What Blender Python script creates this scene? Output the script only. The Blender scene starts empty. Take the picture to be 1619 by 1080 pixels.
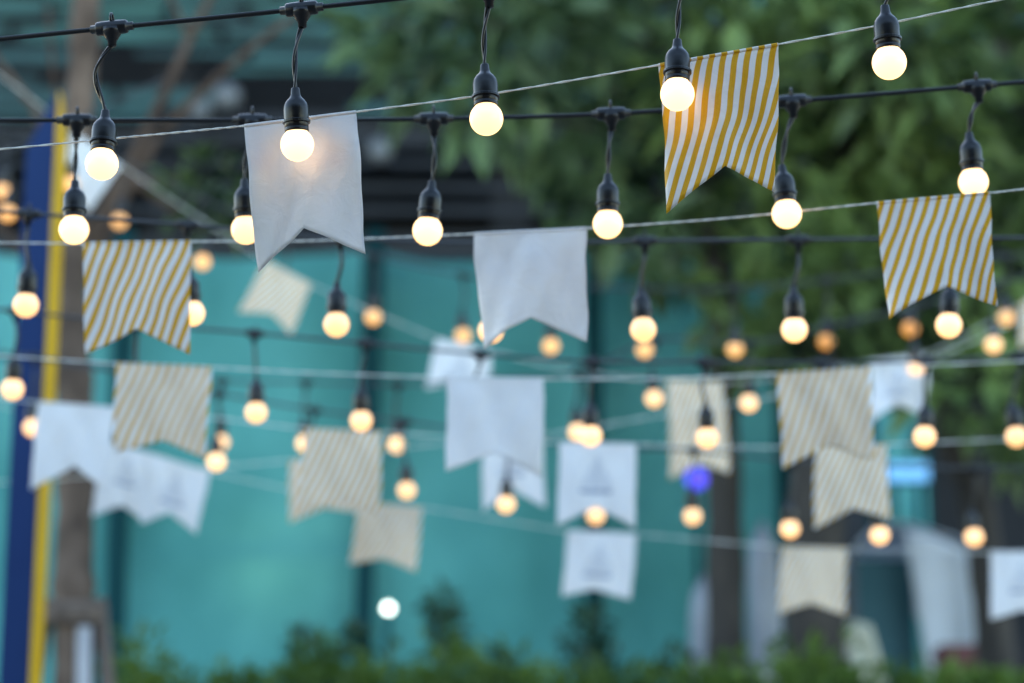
import bpy, bmesh, math, random
import numpy as np
from mathutils import Vector, Matrix, Quaternion
random.seed(7); RNG = np.random.default_rng(7)
R = math.radians
sc = bpy.context.scene
COL = sc.collection

# ------------------------------------------------------------------ camera
CAM = Vector((0, 0, 1.45)); TILT = R(12.5); D = 2.77
FPX = 85 / 36 * 1619
cd = bpy.data.cameras.new('camera'); cam = bpy.data.objects.new('camera', cd); COL.objects.link(cam)
cam.location = CAM; cam.rotation_euler = (R(90) + TILT, 0, 0)
cd.lens = 85; cd.sensor_width = 36; cd.sensor_fit = 'HORIZONTAL'; cd.clip_start = .05; cd.clip_end = 500
cd.dof.use_dof = True; cd.dof.focus_distance = D * 1.0; cd.dof.aperture_fstop = 2.8; cd.dof.aperture_blades = 0
sc.camera = cam

# ------------------------------------------------------------------ sky, sun, exposure
SUN_EL, SUN_ROT = R(18), R(-20)
w = bpy.data.worlds.new('World'); sc.world = w; w.use_nodes = True
nt = w.node_tree; sky = nt.nodes.new('ShaderNodeTexSky'); sky.sky_type = 'NISHITA'; sky.sun_disc = False
sky.sun_elevation = SUN_EL; sky.sun_rotation = SUN_ROT; sky.air_density = 1.1; sky.dust_density = .6; sky.ozone_density = .7
bg = nt.nodes['Background']; nt.links.new(sky.outputs[0], bg.inputs[0]); bg.inputs[1].default_value = .15
sl = bpy.data.lights.new('sun', 'SUN'); sl.energy = .5; sl.angle = R(12); sl.color = (1, .93, .84)
so = bpy.data.objects.new('sun', sl); COL.objects.link(so)
sd = Vector((math.sin(SUN_ROT) * math.cos(SUN_EL), math.cos(SUN_ROT) * math.cos(SUN_EL), math.sin(SUN_EL)))
so.rotation_euler = (-sd).to_track_quat('-Z', 'Y').to_euler(); so.location = (0, -6, 9)
vs = sc.view_settings; vs.view_transform = 'Standard'; vs.look = 'None'; vs.exposure = 2.4; vs.gamma = 1; vs.use_curve_mapping = False
sc.render.engine = 'CYCLES'; sc.cycles.use_denoising = True; sc.cycles.max_bounces = 6
sc.cycles.use_adaptive_sampling = False

# ------------------------------------------------------------------ helpers
FW = Vector((0, math.cos(TILT), math.sin(TILT))); UP = Vector((0, -math.sin(TILT), math.cos(TILT)))
def ray(px, py): return FW + Vector((1, 0, 0)) * ((px - 809.5) / FPX) + UP * ((540 - py) / FPX)
def P(px, py, d): return CAM + ray(px, py) * d                       # d = distance along the view axis
def PY(px, py, Y):                                                    # point at world distance Y
    r = ray(px, py); return CAM + r * (Y / r.y)
def plane_hit(px, py, p0, n):
    r = ray(px, py); return CAM + r * ((p0 - CAM).dot(n) / r.dot(n))

def interp(x, xs, ys): return float(np.interp(x, xs, ys))
def tag(o, label=None, cat=None, group=None, kind=None):
    if label: o['label'] = label
    if cat: o['category'] = cat
    if group: o['group'] = group
    if kind: o['kind'] = kind
    return o
def empty(name, loc=(0, 0, 0)):
    o = bpy.data.objects.new(name, None); o.empty_display_size = .02; o.location = loc; COL.objects.link(o); return o
def link(name, me, parent=None, loc=None):
    o = bpy.data.objects.new(name, me); COL.objects.link(o)
    if parent: o.parent = parent
    if loc is not None: o.location = loc
    return o
def mesh(name, v, f, m, smooth=False):
    me = bpy.data.meshes.new(name); me.from_pydata([tuple(p) for p in v], [], f); me.materials.append(m)
    if smooth: me.polygons.foreach_set('use_smooth', [True] * len(me.polygons))
    me.update(); return me
class MB:
    def __init__(s): s.v = []; s.f = []
    def add(s, v, f):
        b = len(s.v); s.v += [tuple(p) for p in v]; s.f += [tuple(i + b for i in q) for q in f]; return s
    def box(s, a, b):
        x0, y0, z0 = a; x1, y1, z1 = b
        return s.add([(x0,y0,z0),(x1,y0,z0),(x1,y1,z0),(x0,y1,z0),(x0,y0,z1),(x1,y0,z1),(x1,y1,z1),(x0,y1,z1)],
                     [(0,3,2,1),(4,5,6,7),(0,1,5,4),(1,2,6,5),(2,3,7,6),(3,0,4,7)])
    def tube(s, pts, rad, n=8, squash=1):
        pts = [Vector(p) for p in pts]; k = len(pts)
        if not hasattr(rad, '__len__'): rad = [rad] * k
        t0 = (pts[1] - pts[0]).normalized(); ref = Vector((0, 0, 1)) if abs(t0.z) < .9 else Vector((1, 0, 0))
        nrm = (ref - t0 * ref.dot(t0)).normalized(); v = []
        for i, p in enumerate(pts):
            t = (pts[min(i + 1, k - 1)] - pts[max(i - 1, 0)])
            t = t.normalized() if t.length > 1e-9 else t0
            nrm = (nrm - t * nrm.dot(t)); nrm = nrm.normalized() if nrm.length > 1e-6 else t.orthogonal().normalized()
            b = t.cross(nrm)
            for j in range(n):
                a = 2 * math.pi * j / n; v.append(p + (nrm * math.cos(a) + b * math.sin(a) * squash) * rad[i])
        f = [(i*n + j, i*n + (j+1) % n, (i+1)*n + (j+1) % n, (i+1)*n + j) for i in range(k - 1) for j in range(n)]
        f += [tuple(range(n - 1, -1, -1)), tuple((k - 1) * n + j for j in range(n))]
        return s.add(v, f)
    def lathe(s, prof, n=24, c=(0, 0, 0)):
        v = [(c[0] + r * math.cos(2*math.pi*j/n), c[1] + r * math.sin(2*math.pi*j/n), c[2] + z) for z, r in prof for j in range(n)]
        k = len(prof)
        f = [(i*n + j, (i)*n + (j+1) % n, (i+1)*n + (j+1) % n, (i+1)*n + j) for i in range(k - 1) for j in range(n)]
        f += [tuple(range(n - 1, -1, -1)), tuple((k - 1) * n + j for j in range(n))]
        return s.add(v, f)
    def me(s, name, m, smooth=False): return mesh(name, s.v, s.f, m, smooth)
    def build(s, name, m, parent=None, smooth=False, origin=None):
        if origin is not None: s.v = [tuple(Vector(p) - Vector(origin)) for p in s.v]
        return link(name, s.me(name, m, smooth), parent)
def spline(pts, n=10):
    pts = [Vector(p) for p in pts]; q = [pts[0] * 2 - pts[1]] + pts + [pts[-1] * 2 - pts[-2]]; out = []
    for i in range(1, len(q) - 2):
        a, b, c, d = q[i-1:i+3]
        for k in range(n):
            t = k / n
            out.append(.5 * ((2*b) + (c - a)*t + (2*a - 5*b + 4*c - d)*t*t + (3*b - a - 3*c + d)*t**3))
    out.append(pts[-1]); return out

# ------------------------------------------------------------------ materials
def principled(name, col, rough=.6, **kw):
    m = bpy.data.materials.new(name); m.use_nodes = True; b = m.node_tree.nodes['Principled BSDF']
    b.inputs['Base Color'].default_value = (*col, 1); b.inputs['Roughness'].default_value = rough
    for k, v in kw.items(): b.inputs[k].default_value = v
    return m
def N(m, t, **kw):
    n = m.node_tree.nodes.new(t)
    for k, v in kw.items(): setattr(n, k, v)
    return n
def L(m, a, b): m.node_tree.links.new(a, b)
def noisy(name, c1, c2, scale=6, rough=.7, bump=0, stretch=(1, 1, 1), **kw):
    m = principled(name, c1, rough, **kw); b = m.node_tree.nodes['Principled BSDF']
    tc = N(m, 'ShaderNodeTexCoord'); mp = N(m, 'ShaderNodeMapping'); mp.inputs['Scale'].default_value = stretch
    no = N(m, 'ShaderNodeTexNoise'); no.inputs['Scale'].default_value = scale; no.inputs['Detail'].default_value = 5
    rp = N(m, 'ShaderNodeValToRGB'); rp.color_ramp.elements[0].position = .35; rp.color_ramp.elements[1].position = .68
    rp.color_ramp.elements[0].color = (*c1, 1); rp.color_ramp.elements[1].color = (*c2, 1)
    L(m, tc.outputs['Object'], mp.inputs[0]); L(m, mp.outputs[0], no.inputs[0]); L(m, no.outputs[0], rp.inputs[0]); L(m, rp.outputs[0], b.inputs['Base Color'])
    if bump:
        bp = N(m, 'ShaderNodeBump'); bp.inputs['Strength'].default_value = bump; bp.inputs['Distance'].default_value = .01
        L(m, no.outputs[0], bp.inputs['Height']); L(m, bp.outputs[0], b.inputs['Normal'])
    return m
def translucent(m, fac):
    out = m.node_tree.nodes['Material Output']; b = m.node_tree.nodes['Principled BSDF']
    tr = N(m, 'ShaderNodeBsdfTranslucent'); mx = N(m, 'ShaderNodeMixShader'); mx.inputs[0].default_value = fac
    src = b.inputs['Base Color']
    if src.is_linked: L(m, src.links[0].from_socket, tr.inputs[0])
    else: tr.inputs[0].default_value = src.default_value
    L(m, b.outputs[0], mx.inputs[1]); L(m, tr.outputs[0], mx.inputs[2]); L(m, mx.outputs[0], out.inputs[0]); return m
def mth(m, op, a, b=None, c=None):
    n = N(m, 'ShaderNodeMath', operation=op)
    for i, x in enumerate((a, b, c)):
        if x is None: continue
        if isinstance(x, (int, float)): n.inputs[i].default_value = x
        else: L(m, x, n.inputs[i])
    return n.outputs[0]
def cloth_bump(m, rough_var=False):
    b = m.node_tree.nodes['Principled BSDF']; tc = N(m, 'ShaderNodeTexCoord')
    wv = N(m, 'ShaderNodeTexWave', bands_direction='X'); wv.inputs['Scale'].default_value = 480; wv.inputs['Distortion'].default_value = .6
    w2 = N(m, 'ShaderNodeTexWave', bands_direction='Y'); w2.inputs['Scale'].default_value = 480; w2.inputs['Distortion'].default_value = .6
    no = N(m, 'ShaderNodeTexNoise'); no.inputs['Scale'].default_value = 30; no.inputs['Detail'].default_value = 5; no.inputs['Distortion'].default_value = 1.2
    for n in (wv, w2, no): L(m, tc.outputs['UV'], n.inputs[0])
    h = mth(m, 'ADD', mth(m, 'MULTIPLY', mth(m, 'ADD', wv.outputs[1], w2.outputs[1]), .02), no.outputs[0])
    s2 = N(m, 'ShaderNodeSeparateXYZ'); L(m, tc.outputs['UV'], s2.inputs[0])      # stitched seam under the sleeve
    seam = mth(m, 'LESS_THAN', mth(m, 'ABSOLUTE', mth(m, 'SUBTRACT', s2.outputs[1], .0085)), .0009)
    h = mth(m, 'SUBTRACT', h, mth(m, 'MULTIPLY', seam, .35))
    bp = N(m, 'ShaderNodeBump'); bp.inputs['Strength'].default_value = .42; bp.inputs['Distance'].default_value = .007
    L(m, h, bp.inputs['Height']); L(m, bp.outputs[0], b.inputs['Normal'])
WHITE = (.80, .80, .81)
def white_cloth(name, logo=False):
    m = principled(name, WHITE, .75); b = m.node_tree.nodes['Principled BSDF']
    if logo:                                    # printed tower emblem over a line of small lettering
        tc = N(m, 'ShaderNodeTexCoord'); sp = N(m, 'ShaderNodeSeparateXYZ'); L(m, tc.outputs['UV'], sp.inputs[0])
        x = mth(m, 'SUBTRACT', sp.outputs[0], .0775); y = sp.outputs[1]         # metres, y grows downwards
        ax = mth(m, 'ABSOLUTE', x)
        half = mth(m, 'MULTIPLY', mth(m, 'SUBTRACT', y, .022), .52)
        tri = mth(m, 'MULTIPLY', mth(m, 'LESS_THAN', ax, half), mth(m, 'LESS_THAN', y, .088))
        cut = mth(m, 'LESS_THAN', mth(m, 'FRACT', mth(m, 'MULTIPLY', y, 120)), .62)
        cut2 = mth(m, 'LESS_THAN', mth(m, 'FRACT', mth(m, 'MULTIPLY', ax, 140)), .66)
        tri = mth(m, 'MULTIPLY', tri, mth(m, 'MULTIPLY', cut, cut2))
        bar = mth(m, 'MULTIPLY', mth(m, 'LESS_THAN', ax, .032), mth(m, 'LESS_THAN', mth(m, 'ABSOLUTE', mth(m, 'SUBTRACT', y, .098)), .0045))
        let = mth(m, 'LESS_THAN', mth(m, 'FRACT', mth(m, 'MULTIPLY', x, 160)), .7)
        bar = mth(m, 'MULTIPLY', bar, let)
        mk = mth(m, 'MAXIMUM', mth(m, 'MULTIPLY', tri, .5), bar)
        mx = N(m, 'ShaderNodeMix', data_type='RGBA'); L(m, mk, mx.inputs[0])
        mx.inputs[6].default_value = (*WHITE, 1); mx.inputs[7].default_value = (.13, .19, .33, 1)
        L(m, mx.outputs[2], b.inputs['Base Color'])
    cloth_bump(m); return translucent(m, .22)
def striped_cloth(name, lean, period, frac, rough, yellow, wave=0):
    m = principled(name, WHITE, rough, **{'Specular IOR Level': .3}); b = m.node_tree.nodes['Principled BSDF']
    tc = N(m, 'ShaderNodeTexCoord'); sp = N(m, 'ShaderNodeSeparateXYZ'); L(m, tc.outputs['UV'], sp.inputs[0])
    xx = mth(m, 'ADD', sp.outputs[0], mth(m, 'MULTIPLY', mth(m, 'SINE', mth(m, 'ADD', mth(m, 'MULTIPLY', sp.outputs[1], 38), mth(m, 'MULTIPLY', sp.outputs[0], 14))), wave))
    ph = mth(m, 'FRACT', mth(m, 'DIVIDE', mth(m, 'ADD', xx, mth(m, 'MULTIPLY', sp.outputs[1], lean)), period))
    d = mth(m, 'ABSOLUTE', mth(m, 'SUBTRACT', ph, .5))
    mr = N(m, 'ShaderNodeMapRange'); L(m, d, mr.inputs[0]); mr.inputs[1].default_value = frac/2 - .02; mr.inputs[2].default_value = frac/2 + .02
    mx = N(m, 'ShaderNodeMix', data_type='RGBA'); L(m, mr.outputs[0], mx.inputs[0])
    mx.inputs[6].default_value = (*yellow, 1); mx.inputs[7].default_value = (*WHITE, 1)
    L(m, mx.outputs[2], b.inputs['Base Color']); cloth_bump(m); return translucent(m, .18)
YEL = (.70, .385, .004)
M = dict(
    plastic=noisy('black_plastic', (.004, .0045, .0055), (.010, .011, .013), 60, .3, .05, **{'Specular IOR Level': .38}),
    rubber=principled('black_rubber', (.005, .006, .007), .34, **{'Specular IOR Level': .4}),
    greyrubber=principled('sky_sheen_rubber', (.04, .045, .052), .55),  # grey sky sheen of the farther cables put into the base colour
    rope=noisy('cotton_cord', (.74, .74, .69), (.86, .86, .8), 500, .85, .4),
    white=white_cloth('white_cotton'), logo=white_cloth('white_cotton_printed', True),
    stripe=striped_cloth('striped_cotton', .42, .0158, .44, .6, YEL),
    satin=striped_cloth('striped_satin', .27, .0160, .5, .36, YEL, .0028),
    bark=noisy('bark', (.045, .028, .019), (.15, .105, .078), 11, .9, 1, (1, 1, .6)),
    limb=noisy('brown_limb', (.045, .027, .018), (.10, .065, .045), 10, .9, .6, (1, 1, .4)),
    darkbark=noisy('dark_bark', (.018, .016, .015), (.06, .05, .042), 12, .9, .8, (1, 1, .25)),
    timber=noisy('weathered_timber', (.06, .042, .032), (.16, .12, .095), 10, .85, .4, (1, 1, .1)),
    leaf=translucent(noisy('broad_leaf', (.018, .042, .014), (.20, .30, .085), 2.1, .5), .3),  # highlights and dark gaps of the crowns put into the leaf colour
    leaf2=translucent(noisy('dull_leaf', (.018, .042, .020), (.18, .28, .11), 2.1, .5), .3),  # same painted highlights in a cooler green
    hedge=translucent(noisy('hedge_leaf', (.028, .075, .008), (.12, .20, .02), 4.5, .6), .3),
    shrub=translucent(noisy('shrub_leaf', (.012, .045, .022), (.03, .085, .04), 3, .5), .2),
    net=translucent(noisy('teal_netting', (.055, .265, .255), (.115, .42, .41), 1.7, .8, .15, (1, 1, .7)), .2),
    post=principled('dark_green_steel', (.004, .04, .047), .85, **{'Specular IOR Level': .15}),
    navy=noisy('navy_paint', (.002, .018, .085), (.004, .025, .105), 3, .6, **{'Specular IOR Level': .2}),
    yellow=noisy('yellow_paint', (.52, .30, .008), (.62, .37, .012), 4, .6, **{'Specular IOR Level': .2}),
    concrete=noisy('concrete', (.22, .215, .2), (.33, .32, .3), 3, .9, .3),
    paving=noisy('paving_stone', (.16, .155, .15), (.25, .24, .23), 5, .85, .3),
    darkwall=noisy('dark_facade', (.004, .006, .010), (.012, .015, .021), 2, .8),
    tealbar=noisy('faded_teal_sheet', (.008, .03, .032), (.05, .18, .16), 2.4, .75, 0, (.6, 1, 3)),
    tealdim=noisy('dark_teal_sheet', (.012, .035, .04), (.03, .10, .10), 1.6, .8, 0, (.6, 1, 3)),  # darker teal for the lower rows of strips
    canvas=translucent(noisy('grey_canvas', (.52, .56, .62), (.62, .66, .72), 2.5, .85, .2), .25),
    sheet=noisy('grey_plastic_sheet', (.20, .225, .28), (.30, .33, .39), 3, .6, .3),
    slate=noisy('slate_canvas', (.03, .10, .125), (.05, .13, .16), 2, .8, .2),
    cream=noisy('cream_plastic', (.50, .50, .38), (.58, .57, .45), 5, .5),
    red=noisy('red_plastic', (.09, .025, .035), (.14, .04, .045), 5, .6),
    pale=noisy('limewashed_timber', (.30, .30, .31), (.42, .42, .43), 9, .85, .3, (1, 1, .1)),
    metal=principled('grey_metal', (.1, .105, .11), .5, Metallic=.4),
)
def emit(name, col, st, base=(.8, .8, .8)):
    m = principled(name, base, .3); b = m.node_tree.nodes['Principled BSDF']
    b.inputs['Emission Color'].default_value = (*col, 1); b.inputs['Emission Strength'].default_value = st; return m
def glass(name, col, low, st):            # frosted bulb: hotter by the socket, warmer at the tip, no two alike
    m = emit(name, col, st, (.2, .15, .08)); b = m.node_tree.nodes['Principled BSDF']
    tc = N(m, 'ShaderNodeTexCoord'); sp = N(m, 'ShaderNodeSeparateXYZ'); L(m, tc.outputs['Object'], sp.inputs[0])
    mr = N(m, 'ShaderNodeMapRange'); L(m, sp.outputs[2], mr.inputs[0]); mr.inputs[1].default_value = -.018; mr.inputs[2].default_value = .004
    mx = N(m, 'ShaderNodeMix', data_type='RGBA'); L(m, mr.outputs[0], mx.inputs[0]); mx.inputs[6].default_value = (*low, 1); mx.inputs[7].default_value = (*col, 1)
    oi = N(m, 'ShaderNodeObjectInfo'); L(m, mx.outputs[2], b.inputs['Emission Color'])
    L(m, mth(m, 'MULTIPLY', mth(m, 'ADD', mth(m, 'MULTIPLY', oi.outputs['Random'], .36), .82), st), b.inputs['Emission Strength']); return m
M['bulb'] = glass('lit_frosted_glass', (.82, .50, .26), (.82, .42, .16), .52)
M['bulb_bright'] = glass('bright_frosted_glass', (.80, .49, .235), (.80, .44, .17), .70)
M['bulb_amber'] = glass('amber_frosted_glass', (.85, .46, .17), (.85, .40, .11), .36)
M['bulb_deep'] = glass('deep_amber_glass', (1, .40, .05), (1, .36, .03), .19)
M['spot'] = emit('white_lamp', (.85, 1, .88), 1.6)
M['workglow'] = emit('warm_work_lamp', (1, .75, .2), 7)
M['violet'] = emit('violet_lamp', (.10, .07, 1), .36, (.03, .02, .2))
M['led'] = emit('blue_led_panel', (.16, .52, 1), .22, (.05, .15, .3))
M['dimlamp'] = emit('dim_lens', (.7, .85, 1), .004, (.09, .10, .11))  # unlit lenses given a faint glow of their own

# ------------------------------------------------------------------ setting: ground, terrace
TZ = 1.3
s = MB(); s.add([(-200,-200,0),(200,-200,0),(200,200,0),(-200,200,0)], [(0,1,2,3)]); tag(s.build('ground', M['paving']), kind='structure')
tag(MB().box((-14, 5.2, -.05), (14, 60, TZ)).build('terrace', M['concrete']), kind='structure')

e = tag(empty('skyshade', (0, -1.7, 0)), 'added, unseen pavilion with a flat dark roof and timber back wall', 'skyshade')  # unseen roof and back wall added to keep skylight off the nearest flags
MB().box((-4.6, -2.4, 3.3), (4.6, 2.65, 3.42)).build('roof', M['slate'], e)
MB().box((-4.5, -2.38, 0), (4.5, -2.28, 3.297)).build('back_wall', M['timber'], e)
for x in (-4.4, 4.4): MB().tube([(x, 2.1, 0), (x, 2.1, 3.297)], .05, 10).build('post', M['timber'], e, True)

# ------------------------------------------------------------------ building far behind
BY = 14.0
def bz(py): return PY(809, py, BY).z
def bxx(px, py=200): return PY(px, py, BY).x
b = empty('building_under_construction', (0, BY, TZ))
tag(b, 'dark unfinished building draped with strips of faded teal sheeting behind the fence', 'building')
def part(name, m, a, c): return MB().box(a, c).build(name, M[m], b, origin=(0, BY, TZ))
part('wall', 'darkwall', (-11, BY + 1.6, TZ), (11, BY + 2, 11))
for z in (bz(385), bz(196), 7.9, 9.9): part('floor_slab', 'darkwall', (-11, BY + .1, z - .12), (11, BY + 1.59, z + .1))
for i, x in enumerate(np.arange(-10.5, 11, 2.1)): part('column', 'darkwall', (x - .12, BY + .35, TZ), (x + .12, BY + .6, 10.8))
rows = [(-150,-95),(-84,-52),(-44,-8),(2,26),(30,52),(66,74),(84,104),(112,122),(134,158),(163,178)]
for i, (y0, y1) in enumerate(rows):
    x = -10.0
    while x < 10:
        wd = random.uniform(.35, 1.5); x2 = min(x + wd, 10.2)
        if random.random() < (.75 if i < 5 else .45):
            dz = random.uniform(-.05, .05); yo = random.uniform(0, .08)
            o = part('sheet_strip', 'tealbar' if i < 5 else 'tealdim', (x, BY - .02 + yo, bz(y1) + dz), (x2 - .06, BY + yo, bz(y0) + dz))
        x = x2
for y in (230, 262, 300, 335): part('rail', 'darkwall', (-10, BY - .05, bz(y) - .025), (10, BY - .0, bz(y) + .025))
for px, py, rr, lab in ((358, 152, .085, 'large round unlit lamp on the dark building near the bare tree limbs'), (315, 173, .07, 'smaller round unlit lamp beside a larger one on the dark building'),
                   (600, 238, .075, 'oval unlit lamp on the dark building beside the glowing white flag')):
    c = PY(px, py, BY - .3); e = tag(empty('wall_lamp', c), lab, 'lamp', 'unlit lamps on the dark building')
    k = MB(); n = 20
    k.lathe([(0, rr), (.03, rr), (.06, rr * .6), (.34, .02)], n); o = k.build('housing', M['metal'], e, True); o.rotation_euler = (R(-90), 0, 0)
    k = MB(); k.lathe([(-.035, rr * .4), (-.02, rr * .8), (-.002, rr * .95)], n); o = k.build('lens', M['dimlamp'], e, True); o.rotation_euler = (R(-90), 0, 0)

# ------------------------------------------------------------------ teal netting fence
FY = 9.8
f = empty('netting_fence', (0, FY, TZ)); tag(f, 'tall teal netting fence on dark steel posts behind the hedge', 'fence')
FT = PY(500, 383, FY).z
posts = [PY(p, 700, FY).x for p in (-420, -260, -80, 195, 570, 935, 1240)]
for i, x in enumerate(posts):
    k = MB(); k.box((-.036, -.05, 0), (.036, .05, FT - TZ + .05)); k.box((-.1, -.1, 0), (.1, .1, .02))
    o = k.build('post', M['post'], f); o.location = (x, 0, 0); o.rotation_euler = (0, R((0, 0, 0, -.4, 1.1, .3, 0)[i]), 0)
def net_panel(parent, x0, x1, z0, z1, yoff, mat='net'):
    nx, nz = 26, 30; v = []
    ph = random.uniform(0, 6)
    for j in range(nz + 1):
        for i in range(nx + 1):
            u, t = i / nx, j / nz
            y = .03 * math.sin(u * 9 + ph + t * 2) * math.sin(math.pi * u) + .018 * math.sin(t * 17 + ph * 2 + u * 4) + .05 * math.sin(math.pi * u) * math.sin(math.pi * t + ph)
            zt = z1 - .05 * math.sin(math.pi * u) * (1 if j else 0)
            v.append((x0 + (x1 - x0) * u, yoff + y, z0 + (zt - z0) * t))
    fc = [(j*(nx+1)+i, j*(nx+1)+i+1, (j+1)*(nx+1)+i+1, (j+1)*(nx+1)+i) for j in range(nz) for i in range(nx)]
    return link('net_panel', mesh('net_panel', v, fc, M[mat], True), parent)
for x0, x1 in zip(posts[:-1], posts[1:]): net_panel(f, x0 + .01, x1 - .01, .02, FT - TZ, .12)
for z in (.25, 1.45, FT - TZ - .04): MB().tube([(posts[0], .2, z), (posts[-1], .2, z)], .016, 6).build('rail', M['post'], f)
f2 = empty('netting_fence', (0, 12.4, TZ)); tag(f2, 'narrow far length of teal netting fence seen beside the blue lit sign', 'fence')
xs = [PY(p, 700, 12.4).x for p in (1385, 1462)]
net_panel(f2, xs[0], xs[1], .02, PY(1400, 640, 12.4).z - TZ, 0)
for x in xs: MB().box((x - .04, .06, 0), (x + .04, .14, 2.4)).build('post', M['post'], f2)
# lamps at the fence
def globe_lamp(px, py, Y, r, mat, lab, pole_to=TZ):
    c = PY(px, py, Y); e = tag(empty('globe_lamp', (c.x, c.y, TZ)), lab, 'lamp'); h = c.z - TZ
    MB().lathe([(r * math.cos(a) * -1, max(r * math.sin(a), 1e-4)) for a in np.linspace(.02, math.pi - .02, 12)], 16, (0, 0, h)).build('globe', M[mat], e, True)
    MB().tube([(0, .0, 0), (0, .0, h - r * .95)], .012, 8).build('pole', M['post'], e, True); MB().lathe([(0, .07), (.02, .07), (.03, .02)], 12).build('base', M['post'], e)
globe_lamp(614, 962, 9.6, .017, 'spot', 'small bright white lamp in front of the teal netting above the hedge')
globe_lamp(445, 893, 10.12, .05, 'workglow', 'lamp glowing yellow green through the teal netting')
globe_lamp(1101, 757, 9.4, .04, 'violet', 'small violet lamp below the pale striped flag')

# ------------------------------------------------------------------ leaves
def leaves(centres, radii, counts, ln, wd, m, name, parent, droop=.5, flat=1.0):
    V = []; F = []; k = 0
    for c, r, n in zip(centres, radii, counts):
        d = RNG.normal(size=(n, 3)); d /= np.linalg.norm(d, axis=1)[:, None]
        p = np.array(c) + d * (RNG.random((n, 1)) ** .45) * np.array([r, r, r * flat])
        ax = d * .8 + RNG.normal(size=(n, 3)) * .5; ax[:, 2] -= droop; ax /= np.linalg.norm(ax, axis=1)[:, None]
        up = RNG.normal(size=(n, 3)) * .45 + np.array([0, 0, 1.]); sd_ = np.cross(ax, up); sd_ /= np.linalg.norm(sd_, axis=1)[:, None] + 1e-9
        nn = np.cross(sd_, ax); l = ln * RNG.uniform(.65, 1.25, (n, 1)); ww = wd * RNG.uniform(.7, 1.2, (n, 1))
        a = p; t = p + ax * l - nn * l * .12; mid = p + ax * l * .45
        q = np.stack([a, mid + sd_ * ww + nn * ww * .35, t, mid - sd_ * ww + nn * ww * .35], 1).reshape(-1, 3)
        V.append(q); i = np.arange(n) * 4 + k
        F.append(np.stack([i, i + 1, i + 2], 1)); F.append(np.stack([i, i + 2, i + 3], 1)); k += n * 4
    V = np.concatenate(V); F = np.concatenate(F)
    me = bpy.data.meshes.new(name); me.from_pydata(V, [], F.tolist()); me.materials.append(m); me.update()
    return link(name, me, parent)
def branch(k, a, b, r0, r1, bend=.1, n=7, sides=7):
    a, b = Vector(a), Vector(b); off = Vector((random.uniform(-1, 1), random.uniform(-1, 1), random.uniform(0, 1))) * bend * (b - a).length
    pts = [a.lerp(b, t) + off * math.sin(math.pi * t) for t in np.linspace(0, 1, n)]
    k.tube(pts, [r0 + (r1 - r0) * t for t in np.linspace(0, 1, n)], sides)
# broad-leaved trees (right)
tree_spec = [  # trunk pixels bottom->top, distance, base radius, label, leaf material
    ([(1150, 1300), (1148, 1000), (1145, 750), (1140, 480), (1120, 150), (1090, -150)], 8.9, .068, 'slim dark trunked leafy tree in front of the teal netting', 'leaf2'),
    ([(1285, 1300), (1290, 1050), (1292, 800), (1290, 600), (1330, 250), (1370, -100)], 8.6, .105, 'thick dark trunked leafy tree behind the small striped flags', 'leaf'),
    ([(1590, 1300), (1572, 1000), (1545, 800), (1500, 640), (1540, 350), (1600, -50)], 9.1, .07, 'leafy tree with a crooked brown trunk beside the grey canvas tent', 'leaf'),
]
blobs = []
def blob(px, py, d, r, n): blobs.append((px, py, d, r, n))
for px, py, r, n in [(610, 40, .17, 60), (660, 110, .16, 60), (720, 30, .25, 130), (800, 90, .28, 170), (745, 165, .14, 40), (880, 20, .28, 170), (900, 170, .28, 180),
        (960, 270, .26, 170), (905, 330, .13, 40), (1010, 80, .3, 190), (1030, 210, .26, 160), (1090, 300, .26, 160), (1015, 350, .15, 50), (1140, 120, .26, 170), (1130, 400, .24, 130),
        (1060, 440, .12, 36), (1200, 30, .28, 180), (1230, 330, .28, 180), (1200, 480, .24, 130), (1290, 120, .3, 200), (1340, 240, .32, 220), (1320, 430, .28, 170), (1400, 80, .3, 200),
        (1440, 210, .3, 200), (1410, 360, .28, 170), (1390, 500, .22, 110), (1500, 60, .3, 190), (1530, 200, .3, 190), (1560, 400, .28, 170), (1480, 470, .24, 130), (1590, 90, .3, 180),
        (1610, 270, .3, 180), (1600, 560, .28, 150), (1530, 600, .24, 110), (1650, 450, .3, 150), (1700, 200, .3, 150), (1620, 680, .2, 80), (1270, 540, .18, 70), (780, -90, .3, 150), (950, -110, .32, 170),
        (1120, -100, .32, 170), (1300, -90, .34, 180), (1470, -110, .34, 180), (1640, -90, .34, 180), (1780, 60, .32, 160), (1800, 300, .3, 150), (1760, 560, .26, 120), (1880, 180, .3, 150), (1900, 430, .28, 130), (1980, 40, .3, 140), (1830, -120, .34, 160)]:
    blob(px, py, random.uniform(8.0, 9.3), r, n)
own = {0: [], 1: [], 2: []}
for q in blobs:
    if q[0] < 480: continue
    own[0 if q[0] < 1130 else (1 if q[0] < 1440 else 2)].append(q)
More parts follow.
